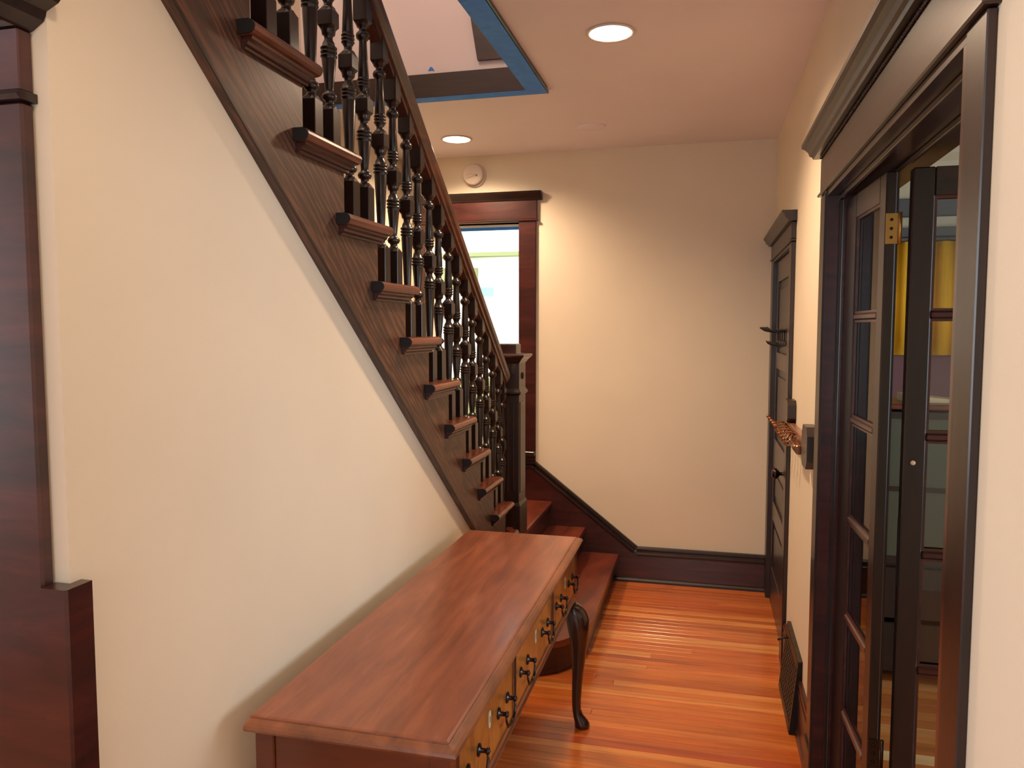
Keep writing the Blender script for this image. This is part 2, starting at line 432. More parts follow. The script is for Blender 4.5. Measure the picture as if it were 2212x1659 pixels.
# edge bead along the foot of the stringer
y0, y1 = yc+.02, 3.86
sp('stringer_bead', MB().prism([(0, 0), (.004, 0), (.004, .008), (0, .008)], (XL+.008, y0, zs(y0)-.001), (1, 0, 0), (0, 0, 1), Vector((0, 1, -.777)).normalized(), (y1-y0)*math.sqrt(1+.777**2)), 'dark')
for k in KS:
    ya, yb = R(k-1)-.0, (R(k)+.03 if k < 11 else 3.86)
    if k == 11: continue
    z = T(k); ov = .04
    # body of the tread with rounded nose toward the foot of the stair
    prof = [(R(k-1)+.001, z-.03), (yb-.012, z-.03), (yb-.003, z-.024), (yb, z-.015), (yb-.003, z-.006), (yb-.012, z), (R(k-1)+.001, z)]
    tr = sp('tread', MB().prism(prof, (XS+.005, 0, 0), (0, 1, 0), (0, 0, 1), (1, 0, 0), XL+.008-XS-.005), 'tread' if k < 9 else 'tread_low')
    # return nosing capping the tread end, proud of the stringer
    nb = [(0, -.030), (ov-.015, -.030), (ov-.007, -.0275), (ov-.002, -.022), (ov, -.015), (ov-.002, -.008), (ov-.007, -.0025), (ov-.015, 0), (0, 0)]
    o = MB().prism(nb, (XL+.009, R(k-1)-.046, z), (1, 0, 0), (0, 0, 1), (0, 1, 0), yb-R(k-1)+.046)
    o = o.build('return_nosing', M['tread'], tr)
    MB().prism(nb, (XL+.009, R(k-1)-.050, z), (1, 0, 0), (0, 0, 1), (0, 1, 0), .0035).build('end_cap', M['black'], tr)  # thin black cap over the back end of the nosing
    cv = [(0, -.056), (.008, -.056), (.010, -.052), (.008, -.0475), (.013, -.0465), (.016, -.041), (.024, -.036), (.026, -.0305), (0, -.0305)]
    MB().prism(cv, (XL+.009, R(k-1)-.036, z), (1, 0, 0), (0, 0, 1), (0, 1, 0), yb-R(k-1)+.018).build('cove_moulding', M['red'], tr)
    sp('riser', B(XS+.005, XL-.036, R(k)-.012, R(k), T(k+1)+.001, z-.0305), 'tread_low')
# landing, its steps and side
def step(name, x0, x1, z, mat='tread_low', y0=3.86, y1=YF-.022):
    return sp(name, MB().box(x0, x1, y0, y1, z-.03, z, bev=.006), mat)
step('landing', XS+.002, -.935, ZL, y0=3.875)
sp('tread', MB().box(XS+.005, XL+.008, R(10)-.010, 3.874, T(11)-.03, T(11), bev=.004), 'tread_low')
sp('riser', B(XS+.005, XL+.008, 3.84, 3.852, .30, T(11)-.031), 'tread_low')
sp('riser', B(-.965, -.953, 4.04, YF-.022, .326, ZL-.031), 'red')
t2 = sp('tread', MB().prism([(-.99, 3.45), (-.77, 3.50), (-.725, 3.60), (-.72, 3.75), (-.72, YF-.022), (-.99, YF-.022)], (0, 0, .295), (1, 0, 0), (0, 1, 0), (0, 0, 1), .03), 'tread_low')
sp('riser', MB().prism([(-.98, 3.49), (-.79, 3.53), (-.75, 3.62), (-.742, 3.75), (-.742, YF-.022), (-.98, YF-.022)], (0, 0, .1685), (1, 0, 0), (0, 1, 0), (0, 0, 1), .126), 'red')
out1 = [(-.93, 3.25), (-.72, 3.28), (-.62, 3.345), (-.56, 3.42), (-.522, 3.52), (-.508, 3.64), (-.508, YF-.022), (-.93, YF-.022)]
t1 = sp('tread', MB().prism(out1, (0, 0, .138), (1, 0, 0), (0, 1, 0), (0, 0, 1), .03), 'tread_low')
in1 = [(-.93, 3.30), (-.72, 3.325), (-.635, 3.38), (-.585, 3.45), (-.548, 3.545), (-.535, 3.66), (-.535, YF-.022), (-.93, YF-.022)]
sp('riser', MB().prism(in1, (0, 0, .001), (1, 0, 0), (0, 1, 0), (0, 0, 1), .1365), 'red')
# landing end of the flight seen as a light nosing beside the newel
sp('return_nosing', MB().prism([(0, -.030), (.030, -.030), (.040, -.015), (.030, 0), (0, 0)], (XL+.009, R(10)-.04, T(11)), (1, 0, 0), (0, 0, 1), (0, 1, 0), .17), 'tread')
# handrail
XB = -1.001
zr = lambda y: 2.062-.776*(y-2.919)            # top line of the rail
d = Vector((0, 1, -.776)).normalized(); u = Vector((0, .776, 1)).normalized()
prof = [(-.018, -.088), (.018, -.088), (.018, -.074), (.026, -.070), (.027, -.058), (.034, -.046), (.036, -.026), (.030, -.010), (.016, 0), (-.016, 0), (-.030, -.010), (-.036, -.026), (-.034, -.046), (-.027, -.058), (-.026, -.070), (-.018, -.074)]
yA, yB = 1.30, 3.82
LR = (yB-yA)*math.sqrt(1+.776**2)
sp('handrail', MB().prism(prof, (XB, yA, zr(yA)), (1, 0, 0), u, d, LR), 'rail')
# balusters
def ring(z, kind, r, n=16, cx=0, cy=0, slope=0, yref=0):
    pts = []
    for j in range(n):
        t = 2*PI*(j+.5)/n; c, s_ = math.cos(t), math.sin(t)
        if kind == 'o': p = (r*c, r*s_)
        else:
            # square with small chamfer: sixteen points round the outline
            m = max(abs(c), abs(s_)); q = r/m; x, y_ = q*c, q*s_
            g = lambda v: v if abs(v) > .99*r else math.copysign(r*(.30 if abs(v) < .4*r else .93), v)
            x, y_ = g(x), g(y_)
            p = (x, y_)
        pts.append((p[0], p[1], z+slope*p[1]))
    return pts
def baluster_mesh(b0, toprel):
    """b0 height of the middle block, toprel height of the rail underside at the axis"""
    q = .0215; R_ = []
    def a(z, k, r, s_=0): R_.append((z, k, r, s_))
    a(0, 's', q); a(.112, 's', q); a(.122, 'o', .0195)
    a(.124, 'o', .0155); a(.131, 'o', .0115); a(.138, 'o', .0125); a(.141, 'o', .018); a(.149, 'o', .0215); a(.157, 'o', .018); a(.161, 'o', .0125)
    a(.166, 'o', .0115); a(.175, 'o', .0122)
    h = b0-.062
    a(h-.016, 'o', .0198)
    for i in range(3):
        z = h-.012+i*.0105; a(z, 'o', .0185); a(z+.003, 'o', .0225); a(z+.007, 'o', .0225); a(z+.0098, 'o', .018)
    a(h+.028, 'o', .016); a(h+.036, 'o', .0115); a(h+.046, 'o', .012); a(h+.05, 'o', .0175); a(h+.056, 'o', .0185)
    a(b0, 'o', .0195); a(b0+.010, 's', q); a(b0+.046, 's', q); a(b0+.056, 'o', .0195)
    g = b0+.056
    a(g+.003, 'o', .0175); a(g+.008, 'o', .0115); a(g+.016, 'o', .0115); a(g+.022, 'o', .015)
    for i in range(3):
        z = g+.024+i*.0095; a(z, 'o', .0155); a(z+.003, 'o', .019); a(z+.006, 'o', .019); a(z+.009, 'o', .015)
    a(g+.055, 'o', .0165); a(g+.115, 'o', .0135); a(g+.158, 'o', .0115)
    a(g+.162, 'o', .013); a(g+.168, 'o', .0195); a(g+.176, 'o', .021); a(g+.184, 'o', .018); a(g+.188, 'o', .0115); a(g+.196, 'o', .0115)
    a(g+.200, 'o', .0175); a(g+.206, 'o', .0195); a(g+.216, 's', q)
    a(toprel, 's', q, -.776)
    rings = [ring(z, k, r, slope=s_) for z, k, r, s_ in R_]
    sm = [not (R_[i][1] == 's' or R_[i+1][1] == 's') for i in range(len(R_)-1)]
    return MB().loft(rings, sm)
for typ, off in (('A', .117), ('B', .217)):
    first = None
    for k in range(0, 12):
        if k == 11 and typ == 'B': continue
        yb = R(k-1)+off; zt = T(k)
        if k == 11: yb = R(10)+.075
        rel = (zr(R(4)+off)-.100-T(5)+0.012)
        if first is None:
            first = sp('baluster', baluster_mesh(.418 if typ == 'A' else .325, rel), 'bal'); o = first
        else:
            o = first.copy(); C.objects.link(o)
        o.location = (XB-XL, yb-3.9, zt)
# newel post
nx, ny = -1.010, 3.935
def sq(z, r, ch=.004):
    r2 = r-ch
    return [(nx+a, ny+b_, z) for a, b_ in ((r, r2), (r2, r), (-r2, r), (-r, r2), (-r, -r2), (-r2, -r), (r2, -r), (r, -r2))]
def sqmb(lst): return MB().loft([sq(z, r) for z, r in lst], False)
nw = sp('newel_post', sqmb([(ZL+.001, .084), (.655, .084), (.672, .076), (.68, .076), (1.235, .076), (1.238, .080), (1.245, .087), (1.252, .087), (1.262, .080), (1.27, .076), (1.40, .076), (1.405, .078)]), 'dark')
sqmb([(1.4051, .080), (1.412, .084), (1.425, .094), (1.436, .106), (1.444, .108), (1.449, .104), (1.452, .058), (1.455, .055), (1.497, .055), (1.503, .050)]).build('cap', M['darkx'], nw)
for i in range(4):
    xx = nx-.045+i*.03
    MB().box(xx-.006, xx+.006, ny-.080, ny-.0755, .73, 1.19, bev=.002).build('reed', M['dark'], nw)
MB().box(nx+.0755, nx+.079, ny-.055, ny+.055, .72, 1.20, bev=.002).build('side_panel', M['dark'], nw)
MB().lathe([(.001, .0), (.018, .0), (.018, .004), (.006, .007), (.001, .007)], (nx+.0765, ny, 1.335), 'x', 14).build('carved_rosette', M['black'], nw)

# ------------------------------------------------------------------ far wall skirting
bp = [(0, 0), (.036, 0), (.036, .012), (.030, .022), (.022, .026), (.022, .165), (.026, .170), (.026, .178), (.018, .186), (.018, .196), (.024, .203), (.024, .212), (.016, .221), (0, .221)]
bf = empty('baseboard_far', (XR, YF, 0)); tag(bf, kind='structure')
def bpart(name, mb, mat, par, loc, **k):
    o = mb.build(name, M[mat], par, **k); o.location = -Vector(loc); return o
L0 = (XR, YF, 0)
bpart('board', MB().prism([p for p in bp[4:]]+[(0, .026)], (.365, YF-.0005, 0), (0, -1, 0), (0, 0, 1), (-1, 0, 0), XR-.02+.39), 'red', bf, L0)
bpart('shoe_moulding', MB().prism([(0, 0), (.036, 0), (.036, .012), (.030, .022), (.022, .0255), (0, .0255)], (.365, YF-.0005, 0), (0, -1, 0), (0, 0, 1), (-1, 0, 0), .899), 'dark', bf, L0)
# sloping skirt: face board and cap mouldings
pa, pb = Vector((-.39, 0, .221)), Vector((-1.045, 0, .733))
sl = (pb-pa).normalized(); nn = Vector((sl.z, 0, -sl.x))
if nn.z < 0: nn = -nn
bpart('sloping_skirt', MB().prism([(-.39, .0265), (-.39, .17), (-1.045, .69), (XS+.01, .69), (XS+.01, .0265)], (0, YF-.0005, 0), (1, 0, 0), (0, 0, 1), (0, -1, 0), .0215), 'red', bf, L0)
cap = [(0, -.05), (.026, -.05), (.028, -.042), (.020, -.034), (.020, -.024), (.028, -.017), (.028, -.008), (.02, 0), (0, 0)]
bpart('cap_moulding', MB().prism(cap, (pa.x, YF-.0005, pa.z), (0, -1, 0), nn, sl, (pb-pa).length), 'dark', bf, L0)
bpart('cap_moulding', MB().prism(cap, (.365, YF-.0005, .2215), (0, -1, 0), (0, 0, 1), (-1, 0, 0), XR-.02+.397), 'dark', bf, L0)
bpart('cap_moulding', MB().prism(cap, (-1.045, YF-.0005, .733), (0, -1, 0), (0, 0, 1), (-1, 0, 0), .9), 'dark', bf, L0)
# ------------------------------------------------------------------ right wall skirting
br = empty('baseboard_right', (XR, 3.2, 0)); tag(br, kind='structure')
L1 = (XR, 3.2, 0)
bpart('board', MB().prism([(p[0]*.6, p[1]) for p in bp], (XR-.0005, 2.745, 0), (-1, 0, 0), (0, 0, 1), (0, 1, 0), .93), 'red', br, L1)
bpart('board', MB().prism([(p[0]*.6, p[1]) for p in bp], (.3735, -2.9, 0), (-1, 0, 0), (0, 0, 1), (0, 1, 0), 4.1), 'red', br, L1)

# ------------------------------------------------------------------ window
wi = empty('window_1', ((WX0+WX1)/2, YF, WZ0)); tag(wi, kind='structure'); LW = ((WX0+WX1)/2, YF, WZ0)
f = .022
bpart('casing', B(WX1, WX1+.111, YF-f, YF-.0005, .735, 2.258, bev=.003), 'red', wi, LW)
bpart('casing', B(WX0-.075, WX0, YF-f, YF-.0005, .735, 2.258, bev=.003), 'red', wi, LW)
bpart('head_casing', B(WX0-.08, WX1+.118, YF-f-.004, YF-.0005, 2.268, 2.385, bev=.003), 'red', wi, LW)
bpart('head_bead', B(WX0-.085, WX1+.124, YF-f-.012, YF-.0005, 2.256, 2.268, bev=.003), 'red', wi, LW)
cr = [(0, 2.385), (.030, 2.385), (.034, 2.395), (.045, 2.41), (.055, 2.425), (.06, 2.437), (0, 2.437)]
bpart('crown', MB().prism(cr, (WX0-.12, YF-.0005, 0), (0, -1, 0), (0, 0, 1), (1, 0, 0), WX1-WX0+.12+.150), 'dark', wi, LW)
bpart('jamb', B(WX1+.001, WX1+.02, YF+.001, YF+.15, WZ0, WZ1).box(WX0-.02, WX0-.001, YF+.001, YF+.15, WZ0, WZ1).box(WX0, WX1, YF+.001, YF+.15, WZ1, WZ1+.015), 'red', wi, LW)
bpart('sill', B(WX0-.07, WX1+.11, YF-.06, YF+.16, WZ0-.03, WZ0, bev=.004), 'dark', wi, LW)
bpart('sash', B(WX0, WX0+.03, YF+.08, YF+.12, WZ0, WZ1).box(WX1-.012, WX1, YF+.08, YF+.12, WZ0, WZ1).box(WX0+.03, WX1-.012, YF+.08, YF+.12, WZ1-.012, WZ1).box(WX0+.03, WX1-.012, YF+.08, YF+.12, WZ0, WZ0+.05), 'sidinglt', wi, LW)
bpart('pane', B(WX0+.03, WX1-.012, YF+.098, YF+.102, WZ0+.05, WZ1-.012), 'glass', wi, LW)
tag(B(WX0+.031, WX1-.013, YF+.0945, YF+.0955, WZ1-.034, WZ1-.013).build('painter_tape', M['tape']), 'thin blue tape strip across the top of the stair window glass', 'tape')
# neighbour's porch across the yard
nb = empty('neighbour_house', (-3.3, 9.6, 0)); tag(nb, 'overexposed white house wall with porch mouldings beyond the stair window', 'house')
LN = (-3.3, 9.6, 0)
bpart('wall', B(-7, 1.0, 9.6, 9.8, -.5, 7), 'sidinglt', nb, LN)
bpart('frieze_board', B(-7, 1, 9.5, 9.599, 3.02, 3.08), 'olive', nb, LN)
bpart('frieze_board', B(-7, 1, 9.45, 9.599, 2.50, 2.55), 'olive', nb, LN)
bpart('window_hood', B(-3.6, -2.86, 9.40, 9.599, 2.10, 2.40, bev=.02), 'olive', nb, LN)
bpart('window_hood', B(-3.6, -2.80, 9.36, 9.399, 2.35, 2.41), 'sidinglt', nb, LN)
bpart('sign_board', B(-2.98, -2.66, 9.55, 9.599, 2.00, 2.11), 'cyan', nb, LN)
bpart('skirting', B(-7, 1, 9.5, 9.599, -.5, .95), 'olive', nb, LN)
B(-9, 3, YF+.3, 9.6, -.9, -.6).build('ground', M['grass'], kind='structure')

# ------------------------------------------------------------------ left casing at the edge of frame
t1_ = empty('trim_2', (-1.1, yc, 0)); tag(t1_, kind='structure'); LT = (-1.1, yc, 0)
cx1 = -1.012; f0 = yc-.001
bpart('casing', B(-1.16, cx1, f0-.024, f0, 0, 1.925, bev=.004), 'red', t1_, LT)
bpart('neck_bead', MB().prism([(0, 0), (.032, 0), (.038, .006), (.032, .014), (0, .014)], (-1.17, f0, 1.926), (0, -1, 0), (0, 0, 1), (1, 0, 0), .164), 'dark', t1_, LT)
bpart('frieze', B(-1.16, cx1, f0-.026, f0, 1.941, 2.033, bev=.002), 'red', t1_, LT)
crp = [(0, 2.034), (.030, 2.034), (.036, 2.040), (.050, 2.048), (.056, 2.062), (.072, 2.075), (.085, 2.08), (.085, 2.10), (0, 2.10)]
bpart('crown', MB().prism(crp, (-1.2, f0, 0), (0, -1, 0), (0, 0, 1), (1, 0, 0), .187), 'dark', t1_, LT)
rr = [MB()]
crr = [(-.001, 2.034), (.004, 2.036), (.010, 2.040), (.024, 2.048), (.030, 2.062), (.052, 2.072), (.060, 2.08), (.060, 2.10), (-.001, 2.10)]
bpart('crown_return', MB().prism(crr, (-1.012, f0-.084, 0), (1, 0, 0), (0, 0, 1), (0, 1, 0), .084), 'dark', t1_, LT)
bpart('wainscot_end', MB().prism([(-1.011, f0-.030), (-.966, f0-.030), (-.962, f0-.026), (-.962, yc+.022), (XW+.0005, yc+.022), (XW+.0005, f0), (-1.011, f0)], (0, 0, 0), (1, 0, 0), (0, 1, 0), (0, 0, 1), 1.172), 'red', t1_, LT)

# ------------------------------------------------------------------ small panelled door near the corner
d1 = empty('door_1', (XR, (D1a+D1b)/2, 0)); tag(d1, kind='structure'); LD = (XR, (D1a+D1b)/2, 0)
XP = .366
bpart('casing', B(XP, XR-.0005, 3.685, D1a, 0, 1.972, bev=.003), 'dark', d1, LD)
bpart('casing', B(XP, XR-.0005, D1b, 4.786, 0, 1.972, bev=.003), 'dark', d1, LD)
bpart('head_bead', B(XP-.008, XR-.0005, 3.675, 4.786, 1.973, 1.983, bev=.002), 'dark', d1, LD)
bpart('head_casing', B(XP-.002, XR-.0005, 3.68, 4.786, 1.984, 2.06, bev=.002), 'dark', d1, LD)
cr1 = [(0, 2.061), (.036, 2.061), (.04, 2.068), (.05, 2.076), (.055, 2.09), (.065, 2.10), (.065, 2.108), (0, 2.108)]
bpart('crown', MB().prism(cr1, (XR-.0005, 3.655, 0), (-1, 0, 0), (0, 0, 1), (0, 1, 0), 1.131), 'dark', d1, LD)
bpart('jamb', B(XP+.002, XR+.10, D1b-.012, D1b-.0005, 0, 1.96).box(XP+.002, XR+.10, D1a+.0005, D1a+.012, 0, 1.96).box(XP+.002, XR+.1, D1a+.012, D1b-.012, 1.958, 1.972), 'dark', d1, LD)
lf = empty('door_leaf', (0, 0, 0), parent=d1)
dx0, dx1 = XR+.002, XR+.038; ya, yb = D1a+.016, D1b-.016
def dpart(name, mb, mat): return bpart(name, mb, mat, lf, LD)
for a, b_ in ((ya, ya+.10), (yb-.10, yb)): dpart('stile', B(dx0, dx1, a, b_, .006, 1.954, bev=.002), 'dark')
rails = [(.006, .22), (.50, .60), (.80, .96), (1.36, 1.45), (1.84, 1.954)]
for a, b_ in rails: dpart('rail', B(dx0, dx1, ya+.101, yb-.101, a, b_, bev=.002), 'darkx')
for i in range(4):
    z0, z1 = rails[i][1], rails[i+1][0]
    dpart('door_panel', MB().box(dx0+.012, dx1-.010, ya+.101, yb-.101, z0+.001, z1-.001).box(dx0+.006, dx0+.013, ya+.145, yb-.145, z0+.04, z1-.04, bev=.005), 'dark')
k_ = dpart('knob', MB().lathe([(.001, 0), (.026, 0), (.026, -.004), (.010, -.008), (.008, -.030), (.016, -.036), (.027, -.048), (.027, -.056), (.018, -.066), (.001, -.068)], (dx0, ya+.055, .885), 'x', 18), 'bronze')
# black wire hook rack hung over that door
hk = empty('hook_rack', (dx0, 4.19, 1.55)); tag(hk, 'black wire over-door hook rack hanging on the small dark door', 'hook rack')
LH = (dx0, 4.19, 1.55)
bpart('top_bar', B(dx0-.012, dx0-.001, 3.93, 4.45, 1.568, 1.58), 'black', hk, LH)
bpart('bottom_bar', B(dx0-.012, dx0-.001, 3.93, 4.45, 1.508, 1.518), 'black', hk, LH)
for i in range(5):
    yy = 3.95+i*.12
    pts = [(dx0-.006, yy, 1.575), (dx0-.006, yy, 1.515), (dx0-.014, yy, 1.500), (dx0-.034, yy, 1.492), (dx0-.056, yy, 1.50), (dx0-.066, yy, 1.515)]
    h = bpart('hook', MB().tube(pts, .0038, 6), 'black', hk, LH)
    bpart('peg', MB().tube([(dx0-.008, yy, 1.572), (dx0-.04, yy, 1.563), (dx0-.075, yy, 1.570), (dx0-.10, yy, 1.588)], [.004, .004, .004, .005], 6), 'black', hk, LH)

# ------------------------------------------------------------------ coat rack on the right wall
ck = empty('coat_rack', (XR, 3.3, 1.14)); tag(ck, 'brown wooden coat rack with curled brass hooks on the wall left of the doorway', 'coat rack')
LC = (XR, 3.3, 1.14)
bpart('board', MB().box(XR-.026, XR-.0005, 2.99, 3.66, 1.098, 1.172, bev=.004), 'rackwood', ck, LC)
def octo(y0, y1, z0, z1, c=.022):
    return [(y0, z0+c), (y0+c, z0), (y1-c, z0), (y1, z0+c), (y1, z1-c), (y1-c, z1), (y0+c, z1), (y0, z1-c)]
bpart('end_block', MB().prism(octo(2.83, 2.985, 1.085, 1.235, .03), (XR-.0005, 0, 0), (0, 1, 0), (0, 0, 1), (-1, 0, 0), .036), 'dark', ck, LC)
bpart('end_block', MB().prism(octo(3.50, 3.64, 1.173, 1.27, .02), (XR-.0005, 0, 0), (0, 1, 0), (0, 0, 1), (-1, 0, 0), .036), 'dark', ck, LC)
bpart('shelf_roll', MB().tube([(XR-.040, 3.02, 1.128), (XR-.040, 3.22, 1.128)], .017, 14), 'copper', ck, LC)
for i in range(5):
    yy = 3.27+i*.09; x = XR-.026
    h = bpart('hook', MB().tube([(x, yy, 1.150), (x-.02, yy, 1.165), (x-.045, yy, 1.160), (x-.065, yy, 1.165), (x-.078, yy, 1.182)], [.005, .0045, .0042, .0042, .0045], 8).ball((x-.080, yy, 1.187), .008)
          .tube([(x, yy, 1.135), (x-.015, yy, 1.115), (x-.032, yy, 1.108), (x-.044, yy, 1.118), (x-.046, yy, 1.130)], .0042, 8).ball((x-.046, yy, 1.134), .007)
          .lathe([(.001, 0), (.013, 0), (.012, -.004), (.001, -.005)], (x, yy, 1.142), 'x', 12), 'copper', ck, LC)

# ------------------------------------------------------------------ wall register
rg = empty('floor_register', (XR, 3.3, 0)); tag(rg, 'black cast iron grille register leaning against the right skirting below the coat rack', 'register')
LG = (XR, 3.3, 0)
ya, yb = 3.07, 3.50
side = [(.345, .004), (.372, .285), (.380, .296), (.3735+.0, .296), (.385, .296), (.385, .004)]
side = [(.340, .004), (.368, .283), (.376, .294), (.386, .294), (.386, .004)]
for a, b_ in ((ya, ya+.012), (yb-.012, yb)):
    bpart('side_plate', MB().prism(side, (0, a, 0), (1, 0, 0), (0, 0, 1), (0, 1, 0), b_-a), 'iron', rg, LG)
def on(z): return .340+(z-.004)*.028/.279
for (z0, z1) in ((.004, .034), (.255, .292)):
    bpart('frame_rail', MB().prism([(on(z0)-.001, z0), (on(z1)-.001, z1), (on(z1)+.012, z1), (on(z0)+.012, z0)], (0, ya+.0125, 0), (1, 0, 0), (0, 0, 1), (0, 1, 0), yb-ya-.025), 'ironmatte', rg, LG)
bpart('top_plate', MB().prism([(.369, .293), (.386, .293), (.386, .297), (.369, .297)], (0, ya, 0), (1, 0, 0), (0, 0, 1), (0, 1, 0), yb-ya), 'ironmatte', rg, LG)
bpart('back_plate', B(.379, .384, ya+.013, yb-.013, .01, .29), 'black', rg, LG)
gm = MB()
n1 = 13
for i in range(n1):
    yy = ya+.02+(yb-ya-.04)*i/(n1-1)
    gm.prism([(on(.034)+.001, .034), (on(.255)+.001, .255), (on(.255)+.006, .255), (on(.034)+.006, .034)], (0, yy-.004, 0), (1, 0, 0), (0, 0, 1), (0, 1, 0), .008)
for i in range(9):
    z = .054+i*.0225
    gm.prism([(on(z), z-.004), (on(z), z+.004), (on(z)+.007, z+.004), (on(z)+.007, z-.004)], (0, ya+.013, 0), (1, 0, 0), (0, 0, 1), (0, 1, 0), yb-ya-.026)
bpart('grille', gm, 'ironmatte', rg, LG, kind='stuff')
bpart('lever', MB().tube([(.366, 3.40, .262), (.342, 3.40, .256), (.322, 3.40, .248)], [.004, .0035, .0055], 8), 'black', rg, LG)

# ------------------------------------------------------------------ big cased doorway
t3 = empty('trim_3', (XR, (D2a+D2b)/2, 0)); tag(t3, kind='structure'); L3 = (XR, (D2a+D2b)/2, 0)
def q3(name, mb, mat='dark', **k): return bpart(name, mb, mat, t3, L3, **k)
XC = .360; yo0, yo1 = 1.192, 2.745
q3('casing', B(XC, XR-.0005, D2b, yo1, .18, 2.012, bev=.003))
q3('casing', B(XC, .3735, yo0, D2a, .18, 2.012, bev=.002))
q3('plinth_block', B(XC-.006, XR-.0005, D2b, yo1+.006, 0, .179, bev=.003))
q3('plinth_block', B(XC-.006, .3735, yo0-.006, D2a, 0, .179, bev=.002))
q3('inner_bead', B(XC-.006, XC+.008, D2b-.014, D2b-.001, 0, 2.01, bev=.003))
q3('head_bead', B(XC-.010, XR-.0005, yo0-.012, yo1+.012, 2.013, 2.023, bev=.003), 'darkx')
q3('head_casing', B(XC-.002, XR-.0005, yo0-.004, yo1+.004, 2.024, 2.135, bev=.002), 'darkx')
cr3 = [(0, 2.145), (.046, 2.145), (.050, 2.152), (.058, 2.156), (.063, 2.168), (.074, 2.178), (.084, 2.182), (.084, 2.194), (0, 2.194)]
q3('crown', MB().prism(cr3, (XR-.0005, yo0-.045, 0), (-1, 0, 0), (0, 0, 1), (0, 1, 0), yo1-yo0+.09), 'dark')
q3('bead_backing', B(XC, XR-.0005, yo0-.004, yo1+.004, 2.1355, 2.1445), 'dark')
bm_ = MB(); nbd = 110
for i in range(nbd):
    yy = yo0+(yo1-yo0)*(i+.5)/nbd
    bm_.ball((XC-.003, yy, 2.140), .0052, 8, 5)
q3('beading', bm_, 'dark', kind='stuff')
XD = XR+.15
q3('jamb', B(XC+.002, XD+.01, D2b-.018, D2b-.0005, 0, 1.995), 'red')
q3('jamb', B(XC+.002, XD+.01, D2a+.0005, D2a+.018, 0, 1.995), 'red')
q3('head_jamb', B(XC+.002, XD+.01, D2a+.0005, D2b-.0005, 1.9955, 2.0115), 'darkx')
for x in (.395, .472):
    q3('door_stop', B(x, x+.012, D2a+.019, D2b-.019, 1.982, 1.9953, bev=.002), 'darkx')
q3('door_stop', B(.395, .407, D2b-.030, D2b-.0185, 0, 1.981, bev=.002))
q3('casing', B(XD+.001, XD+.035, D2b, D2b+.12, 0, 2.01).box(XD+.001, XD+.035, D2a-.12, D2a, 0, 2.01).box(XD+.001, XD+.035, D2a-.12, D2b+.12, 2.011, 2.13))

# french door leaves: five panes high
PZ = [(.42, .686), (.706, .990), (1.012, 1.295), (1.317, 1.615), (1.633, 1.925)]
PZ = [(.115, .395), (.417, .700), (.720, 1.000), (1.020, 1.300), (1.320, 1.605), (1.625, 1.905)]
def leaf(name, W, sn, sf, th=.034, H=1.975, kinds=None):
    """leaf along +x from its near edge; thickness along y"""
    g = empty(name); tag(g, kind='structure')
    B(0, sn, -th/2, th/2, .012, H, bev=.003).build('stile', M['dark'], g)
    B(W-sf, W, -th/2, th/2, .012, H, bev=.003).build('stile', M['dark'], g)
    B(sn+.0005, W-sf-.0005, -th/2, th/2, .012, PZ[0][0], bev=.002).build('rail', M['darkx'], g)
    B(sn+.0005, W-sf-.0005, -th/2, th/2, PZ[-1][1], H, bev=.002).build('rail', M['darkx'], g)
    for i in range(len(PZ)-1):
        B(sn+.0005, W-sf-.0005, -th/2, th/2, PZ[i][1], PZ[i+1][0], bev=.005).build('muntin', M['red'], g)
    for a, b_ in PZ:
        B(sn+.001, W-sf-.001, -.002, .002, a+.0005, b_-.0005).build('pane', M['glass'], g)
        mb = MB()
        for yy in (-th/2+.004, th/2-.010):
            mb.box(sn+.0005, sn+.006, yy, yy+.006, a, b_).box(W-sf-.006, W-sf-.0005, yy, yy+.006, a, b_)
            mb.box(sn+.006, W-sf-.006, yy, yy+.006, a, a+.006).box(sn+.006, W-sf-.006, yy, yy+.006, b_-.006, b_)
        mb.build('glazing_bead', M['red'], g)
    return g
la = leaf('door_2', .455, .06, .13, th=.026)
la.location = (.447, 2.135, 0); la.rotation_euler = (0, 0, math.radians(92.2))
lb = leaf('door_3', .47, .05, .075)
lb.location = (.487, 2.115, 0); lb.rotation_euler = (0, 0, 0)
for z in (1.832, .46):
    mb = MB().box(-.030, -.001, -.0192, -.0172, z-.04, z+.04) if False else MB()
    # plates on the near edge of leaf A, knuckle in the gap
    mb.box(-.003, -.001, -.016, .012, z-.038, z+.038)
    mb.lathe([(.0045, z-.04), (.0045, z+.04)], (-.006, -.021, 0), 'z', 8)
    hg = mb.build('hinge', M['brass'] if z > 1.5 else M['bronze'], la)
    for q in (-.022, 0, .022):
        MB().lathe([(.001, -.001), (.004, -.001), (.003, .001)], (-.0035, -.001, z+q), 'x', 8).build('screw', M['bronze'], hg)
MB().lathe([(.001, -.0215), (.006, -.0205), (.006, -.0175), (.001, -.0172)], (.022, 0, 1.245), 'y', 12).build('knob', M['ivory'], lb)
B(-.002, -.0005, -.009, .009, .92, 1.10).build('mortise_lock', M['black'], lb)

